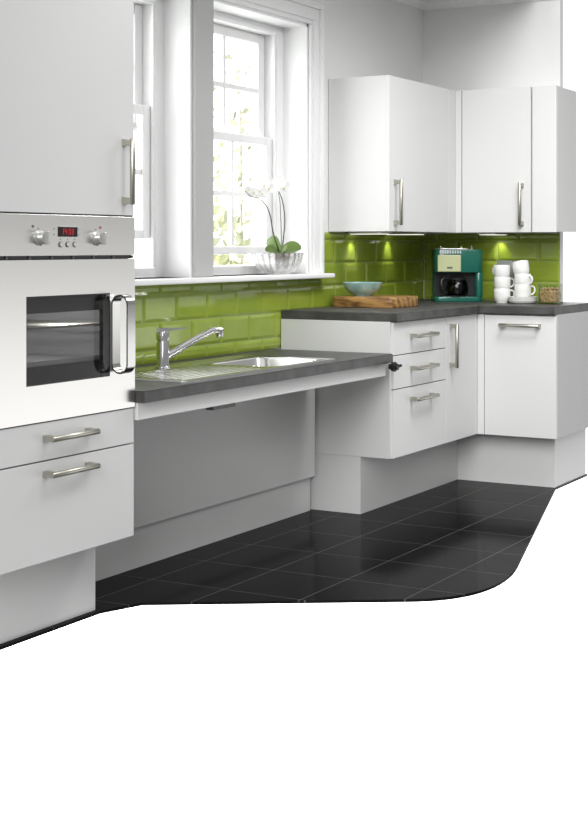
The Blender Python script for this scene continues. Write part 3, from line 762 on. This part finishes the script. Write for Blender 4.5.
bm = NB(); prism(bm, rrect(6.955, 7.035, 2.615, 2.700, 0.008, 4), WT, WT + 0.212, 0.004)
cn = obj('storage_tin', bm, 'greycan', smooth=30); tag(cn, 'grey storage tin half hidden behind the left stack of mugs', 'tin')
# jar of nuts
JC = (6.90, 2.395)
J = thing('glass_jar', (JC[0], JC[1], WT), 'square clear glass jar of nuts at the right end of the worktop', 'jar')
bm = NB()
ro = rrect(JC[0] - 0.05, JC[0] + 0.05, JC[1] - 0.05, JC[1] + 0.05, 0.012, 4); ri = rrect(JC[0] - 0.046, JC[0] + 0.046, JC[1] - 0.046, JC[1] + 0.046, 0.009, 4)
lp = [[bm.verts.new((x, y, z)) for x, y in r_] for r_, z in ((ro, WT), (ro, WT + 0.098), (ri, WT + 0.098), (ri, WT + 0.005))]
for a, b in zip(lp, lp[1:]):
    for i in range(len(a)): bm.faces.new((a[i], a[(i + 1) % len(a)], b[(i + 1) % len(a)], b[i]))
bm.faces.new(lp[0]); bm.faces.new(lp[-1]); bmesh.ops.recalc_face_normals(bm, faces=bm.faces)
obj('jar_body', bm, 'jarglass', J, smooth=40)
bm = NB()
box(bm, JC[0] - 0.040, JC[0] + 0.040, JC[1] - 0.040, JC[1] + 0.040, WT + 0.008, WT + 0.066, 0.004)
for i in range(230):
    side = random.random()
    x, y, z = random.uniform(-0.037, 0.037), random.uniform(-0.037, 0.037), random.uniform(0.012, 0.078)
    if z < 0.062:
        if random.random() < 0.5: x = -0.038
        else: y = -0.038
    mt = Matrix.Translation((JC[0] + x, JC[1] + y, WT + z)) @ Euler((random.uniform(0, 6), random.uniform(0, 6), random.uniform(0, 6))).to_matrix().to_4x4() @ Matrix.Diagonal((0.0085, 0.006, 0.0055, 1))
    bmesh.ops.create_icosphere(bm, subdivisions=1, radius=1, matrix=mt)
nn = obj('nuts', bm, 'nut', J, smooth=60); nn['kind'] = 'stuff'

# ------------------------------------------------------------------ orchid in a fluted glass bowl on the window board
GB = Vector((5.645, 3.232, 1.0105))
bm = NB()
lathe(bm, [(0.0, 0.0), (0.045, 0.0), (0.055, 0.004), (0.082, 0.024), (0.100, 0.055), (0.108, 0.094), (0.106, 0.096), (0.104, 0.094), (0.095, 0.055), (0.077, 0.027), (0.050, 0.009), (0.0, 0.008)], 160, GB, flute=(20, 0.06))
for v in bm.verts: v.co.x = GB.x + (v.co.x - GB.x) * 1.10; v.co.y = GB.y + (v.co.y - GB.y) * 1.02
tag(obj('glass_bowl', bm, 'cutglass', smooth=70), 'fluted clear glass bowl on the window board', 'bowl')
OR = thing('potted_orchid', (GB.x, GB.y, GB.z + 0.02), 'white moth orchid with two arching stems, growing in the glass bowl', 'plant')
def at(u, v, y):     # a point on the orchid's own upright plane, read off the photograph once
    d = FW + RT * ((u - CX) / F) + Vector((0, 0, (HY - v) / F)); t = y / d.y
    return d * t + Vector((0, 0, CAM_Z))
bm = NB(); lathe(bm, [(0.0, 0.056), (0.018, 0.056), (0.032, 0.063), (0.038, 0.073), (0.030, 0.081), (0.0, 0.085)], 24, GB + Vector((0.018, -0.012, 0)))
for v in bm.verts: v.co += Vector((random.uniform(-1, 1), random.uniform(-1, 1), random.uniform(-1, 1))) * 0.003
rt_ = obj('bark_mulch', bm, 'root', OR, smooth=30)
yo_ = GB.y
def smooth_path(p, n=6):
    out = []
    for i in range(len(p) - 1):
        a, b, c, d = p[max(i - 1, 0)], p[i], p[i + 1], p[min(i + 2, len(p) - 1)]
        for k in range(n):
            t = k / n; out.append(0.5 * ((2 * b) + (c - a) * t + (2 * a - 5 * b + 4 * c - d) * t * t + (3 * b - a - 3 * c + d) * t ** 3))
    out.append(p[-1]); return out
def stem(pts, r0, r1):
    p = smooth_path([Vector(q) for q in pts]); n = len(p)
    bm = NB(); tube(bm, p, [r0 + (r1 - r0) * i / (n - 1) for i in range(n)], 8); obj('stem', bm, 'stem', OR, smooth=60)
stem([at(280, 254, yo_), at(273.5, 234, yo_ - 0.01), at(270.5, 217, yo_ - 0.02), at(266, 205.5, yo_ - 0.03), at(258.5, 198.5, yo_ - 0.04), at(251, 196.5, yo_ - 0.045), at(245.3, 191, yo_ - 0.05)], 0.0032, 0.0015)
stem([at(281.5, 254, yo_), at(284.7, 224, yo_ + 0.005), at(283.4, 206, yo_), at(279.8, 193.5, yo_ - 0.01), at(274, 187.5, yo_ - 0.02)], 0.0032, 0.0015)
stem([at(281, 254, yo_), at(281.3, 236, yo_ + 0.002), at(280.6, 215, yo_), at(280, 202, yo_ - 0.005), at(278.5, 193, yo_ - 0.01)], 0.002, 0.0014)
stem([at(256, 195.5, yo_ - 0.043), at(259.5, 192, yo_ - 0.045), at(264, 190, yo_ - 0.045)], 0.0015, 0.0012)
def petal(bm, c, d, nrm, L, W):
    d = d.normalized(); s = d.cross(nrm).normalized(); n = 7; rows = []
    for i in range(n + 1):
        t = i / n; w = W * (math.sin(PI * min(t * 0.92 + 0.08, 1.0)) ** 0.7) * (0.6 + 0.4 * math.sin(PI * t))
        cup = 0.18 * L * t * t
        rows.append([bm.verts.new(c + d * L * t + s * w * q + nrm * (cup * 0.5 + 0.12 * W * q * q)) for q in (-1, -0.5, 0, 0.5, 1)])
    for a, b in zip(rows, rows[1:]):
        for k in range(4): bm.faces.new((a[k], a[k + 1], b[k + 1], b[k]))
def solid(bm, t):
    bmesh.ops.recalc_face_normals(bm, faces=bm.faces); bmesh.ops.solidify(bm, geom=list(bm.faces), thickness=t)
def flower(c, nrm, size, roll):
    nrm = Vector(nrm).normalized(); up = Vector((0, 0, 1)); s = up.cross(nrm).normalized(); up = nrm.cross(s)
    bm = NB()
    for a, L, W in ((90, 0.9, 0.42), (90 + 125, 0.9, 0.40), (90 - 125, 0.9, 0.40), (8, 1.0, 0.62), (172, 1.0, 0.62)):
        an = math.radians(a + roll); petal(bm, c + nrm * (0.0015 if a in (8, 172) else 0), s * math.cos(an) + up * math.sin(an), nrm, L * size, W * size)
    solid(bm, 0.0006)
    f = obj('flower', bm, 'petal', OR, smooth=60)
    bm = NB(); mt = Matrix.Translation(c + nrm * 0.003 - up * size * 0.12) @ Matrix.Diagonal((size * 0.11, size * 0.11, size * 0.13, 1)); bmesh.ops.create_icosphere(bm, subdivisions=2, radius=1, matrix=mt)
    obj('flower_heart', bm, 'petalheart', f, smooth=60)
for u, v, dy, sz, nx, rl in ((283.5, 187.5, -0.01, 0.036, -0.5, 10), (278.5, 182.5, -0.015, 0.034, -0.9, -8), (273.5, 187, -0.03, 0.034, -1.3, 5), (268.5, 188.5, -0.045, 0.032, -0.6, -12),
                             (264, 185, -0.035, 0.030, -1.6, 14), (262, 193, -0.05, 0.028, -0.9, 0), (254, 192, -0.055, 0.026, -1.2, 8), (248.5, 190, -0.055, 0.021, -1.5, -10)):
    flower(at(u, v, yo_ + dy), (nx, -0.8, -0.1), sz, rl)
for (d, L, W, lift) in (((-0.50, -0.6), 0.075, 0.028, 0.012), ((0.45, -0.8), 0.095, 0.036, 0.020), ((0.15, 0.55), 0.085, 0.034, 0.045), ((-0.7, 0.25), 0.085, 0.026, 0.012)):
    bm = NB(); d = Vector((d[0], d[1], 0)).normalized(); s = Vector((-d.y, d.x, 0)); s = s * (1 if s.dot(FW) > 0 else -1) * 0.6 + Vector((0, 0, 0.8)); rows = []; c = GB + Vector((0.012, -0.006, 0.090))
    for i in range(9):
        t = i / 8; w = W * math.sin(PI * (0.1 + 0.88 * t)) ** 0.6
        z = lift * math.sin(PI * 0.62 * t) * 1.2
        rows.append([bm.verts.new(c + d * L * t + s * w * q + Vector((0, 0, z + 0.25 * W * q * q))) for q in (-1, -0.5, 0, 0.5, 1)])
    for a, b in zip(rows, rows[1:]):
        for k in range(4): bm.faces.new((a[k], a[k + 1], b[k + 1], b[k]))
    solid(bm, 0.0015); obj('leaf', bm, 'leaf', OR, smooth=60)

# ------------------------------------------------------------------ garden beyond the panes
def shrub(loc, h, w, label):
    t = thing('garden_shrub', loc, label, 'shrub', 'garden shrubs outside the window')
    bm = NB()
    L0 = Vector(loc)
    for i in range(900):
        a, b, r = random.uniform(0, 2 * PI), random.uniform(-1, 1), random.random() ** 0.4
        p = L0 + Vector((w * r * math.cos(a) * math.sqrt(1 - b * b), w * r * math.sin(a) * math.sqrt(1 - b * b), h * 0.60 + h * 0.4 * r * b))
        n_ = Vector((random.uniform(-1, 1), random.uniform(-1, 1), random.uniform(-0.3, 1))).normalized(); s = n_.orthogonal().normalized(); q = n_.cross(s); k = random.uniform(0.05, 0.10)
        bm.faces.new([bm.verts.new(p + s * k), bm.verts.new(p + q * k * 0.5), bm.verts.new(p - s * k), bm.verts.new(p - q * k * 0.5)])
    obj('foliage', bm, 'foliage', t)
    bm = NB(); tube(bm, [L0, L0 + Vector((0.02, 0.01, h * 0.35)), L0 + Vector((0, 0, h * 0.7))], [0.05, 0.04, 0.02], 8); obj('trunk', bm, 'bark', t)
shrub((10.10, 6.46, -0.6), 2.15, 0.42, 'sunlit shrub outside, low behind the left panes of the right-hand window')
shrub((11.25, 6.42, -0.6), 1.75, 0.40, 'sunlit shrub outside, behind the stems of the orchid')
shrub((17.3, 10.5, -0.6), 5.2, 1.3, 'tall tree outside, coloured as overexposed, behind the upper panes of the right-hand window')

# ------------------------------------------------------------------ light
W = bpy.data.worlds.new('World'); S.world = W; W.use_nodes = True
nt = W.node_tree; bg = nt.nodes['Background']; L = nt.links
tc = nt.nodes.new('ShaderNodeTexCoord'); sp = nt.nodes.new('ShaderNodeSeparateXYZ'); L.new(tc.outputs['Generated'], sp.inputs[0])
def mrange(src, a, b, c, d):
    n = nt.nodes.new('ShaderNodeMapRange'); n.interpolation_type = 'SMOOTHSTEP'
    for k, v in zip(('From Min', 'From Max', 'To Min', 'To Max'), (a, b, c, d)): n.inputs[k].default_value = v
    L.new(src, n.inputs['Value']); return n.outputs['Result']
dot = nt.nodes.new('ShaderNodeVectorMath'); dot.operation = 'DOT_PRODUCT'; dot.inputs[1].default_value = (-0.05, 0.998, 0.0)
L.new(tc.outputs['Generated'], dot.inputs[0])
DAY = 5.0
gar = mrange(dot.outputs['Value'], 0.05, 0.5, 0.0, 1.0)       # daylight on the garden side
rp = nt.nodes.new('ShaderNodeValToRGB')                          # the unseen room side: dim below, pale at table height, softer above
el = nt.nodes.new('ShaderNodeMath'); el.operation = 'MULTIPLY_ADD'; el.inputs[1].default_value = 0.5; el.inputs[2].default_value = 0.5
L.new(sp.outputs['Z'], el.inputs[0]); L.new(el.outputs[0], rp.inputs['Fac'])
ramp = [(-1.0, 0.20), (-0.40, 0.22), (-0.20, 0.28), (-0.05, 0.32), (0.03, 0.34), (0.4, 0.40), (1.0, 1.1)]
while len(rp.color_ramp.elements) < len(ramp): rp.color_ramp.elements.new(0.5)
for e_, (z, v) in zip(rp.color_ramp.elements, ramp):
    e_.position = (z + 1) / 2; e_.color = (v, v, v, 1)
mx = nt.nodes.new('ShaderNodeMix'); mx.data_type = 'FLOAT'
L.new(gar, mx.inputs[0]); L.new(rp.outputs['Color'], mx.inputs[2]); mx.inputs[3].default_value = DAY
# bright patch added to the world, low at right, for the oven to mirror
d2 = nt.nodes.new('ShaderNodeVectorMath'); d2.operation = 'DOT_PRODUCT'; d2.inputs[1].default_value = (0.84, -0.54, -0.06)
L.new(tc.outputs['Generated'], d2.inputs[0])
az = mrange(d2.outputs['Value'], 0.86, 0.96, 0.0, 1.0); lo = mrange(sp.outputs['Z'], -0.075, 0.0, 1.0, 0.0)
pm = nt.nodes.new('ShaderNodeMath'); pm.operation = 'MULTIPLY'; L.new(az, pm.inputs[0]); L.new(lo, pm.inputs[1])
pa = nt.nodes.new('ShaderNodeMath'); pa.operation = 'MULTIPLY_ADD'; pa.inputs[1].default_value = 1.5
L.new(pm.outputs[0], pa.inputs[0]); L.new(mx.outputs[0], pa.inputs[2])
L.new(pa.outputs[0], bg.inputs['Strength']); bg.inputs['Color'].default_value = (1, 1, 1, 1)

def sun(name, d, e, ang):
    l = bpy.data.lights.new(name, 'SUN'); l.energy = e; l.angle = math.radians(ang)
    o = bpy.data.objects.new(name, l); COL.objects.link(o); o.rotation_euler = Vector(d).to_track_quat('-Z', 'Y').to_euler(); o.location = (0, 0, 5)
    return o
sun('daylight', (1.0, 0.36, -0.43), 1.65, 30)
for lx, ly, le in ((5.65, 1.75, 29.0), (3.75, 1.45, 12.0)):  # unseen fill lights, added to brighten the fronts and grade the tall door
    al = bpy.data.lights.new('overhead_fill', 'AREA'); al.shape = 'DISK'; al.size = 0.8; al.energy = le
    ao = bpy.data.objects.new('overhead_fill', al); COL.objects.link(ao); ao.location = (lx, ly, 2.40)

# ------------------------------------------------------------------ camera and view
cam = bpy.data.cameras.new('camera'); co = bpy.data.objects.new('camera', cam); COL.objects.link(co); S.camera = co
co.location = (0, 0, CAM_Z); co.rotation_euler = (PI / 2, 0, YAW - PI / 2)
cam.sensor_fit = 'HORIZONTAL'; cam.sensor_width = 36.0; cam.lens = F / 588 * 36.0
cam.shift_x = (294 - CX) / 588; cam.shift_y = (HY - 418.5) / 588
cam.clip_start = 0.05; cam.clip_end = 200
S.view_settings.view_transform = 'Standard'; S.view_settings.look = 'None'; S.view_settings.gamma = 1.0
S.view_settings.exposure = 0.0; S.view_settings.use_curve_mapping = False
for o in bpy.data.objects:
    if '_o' in o: del o['_o']
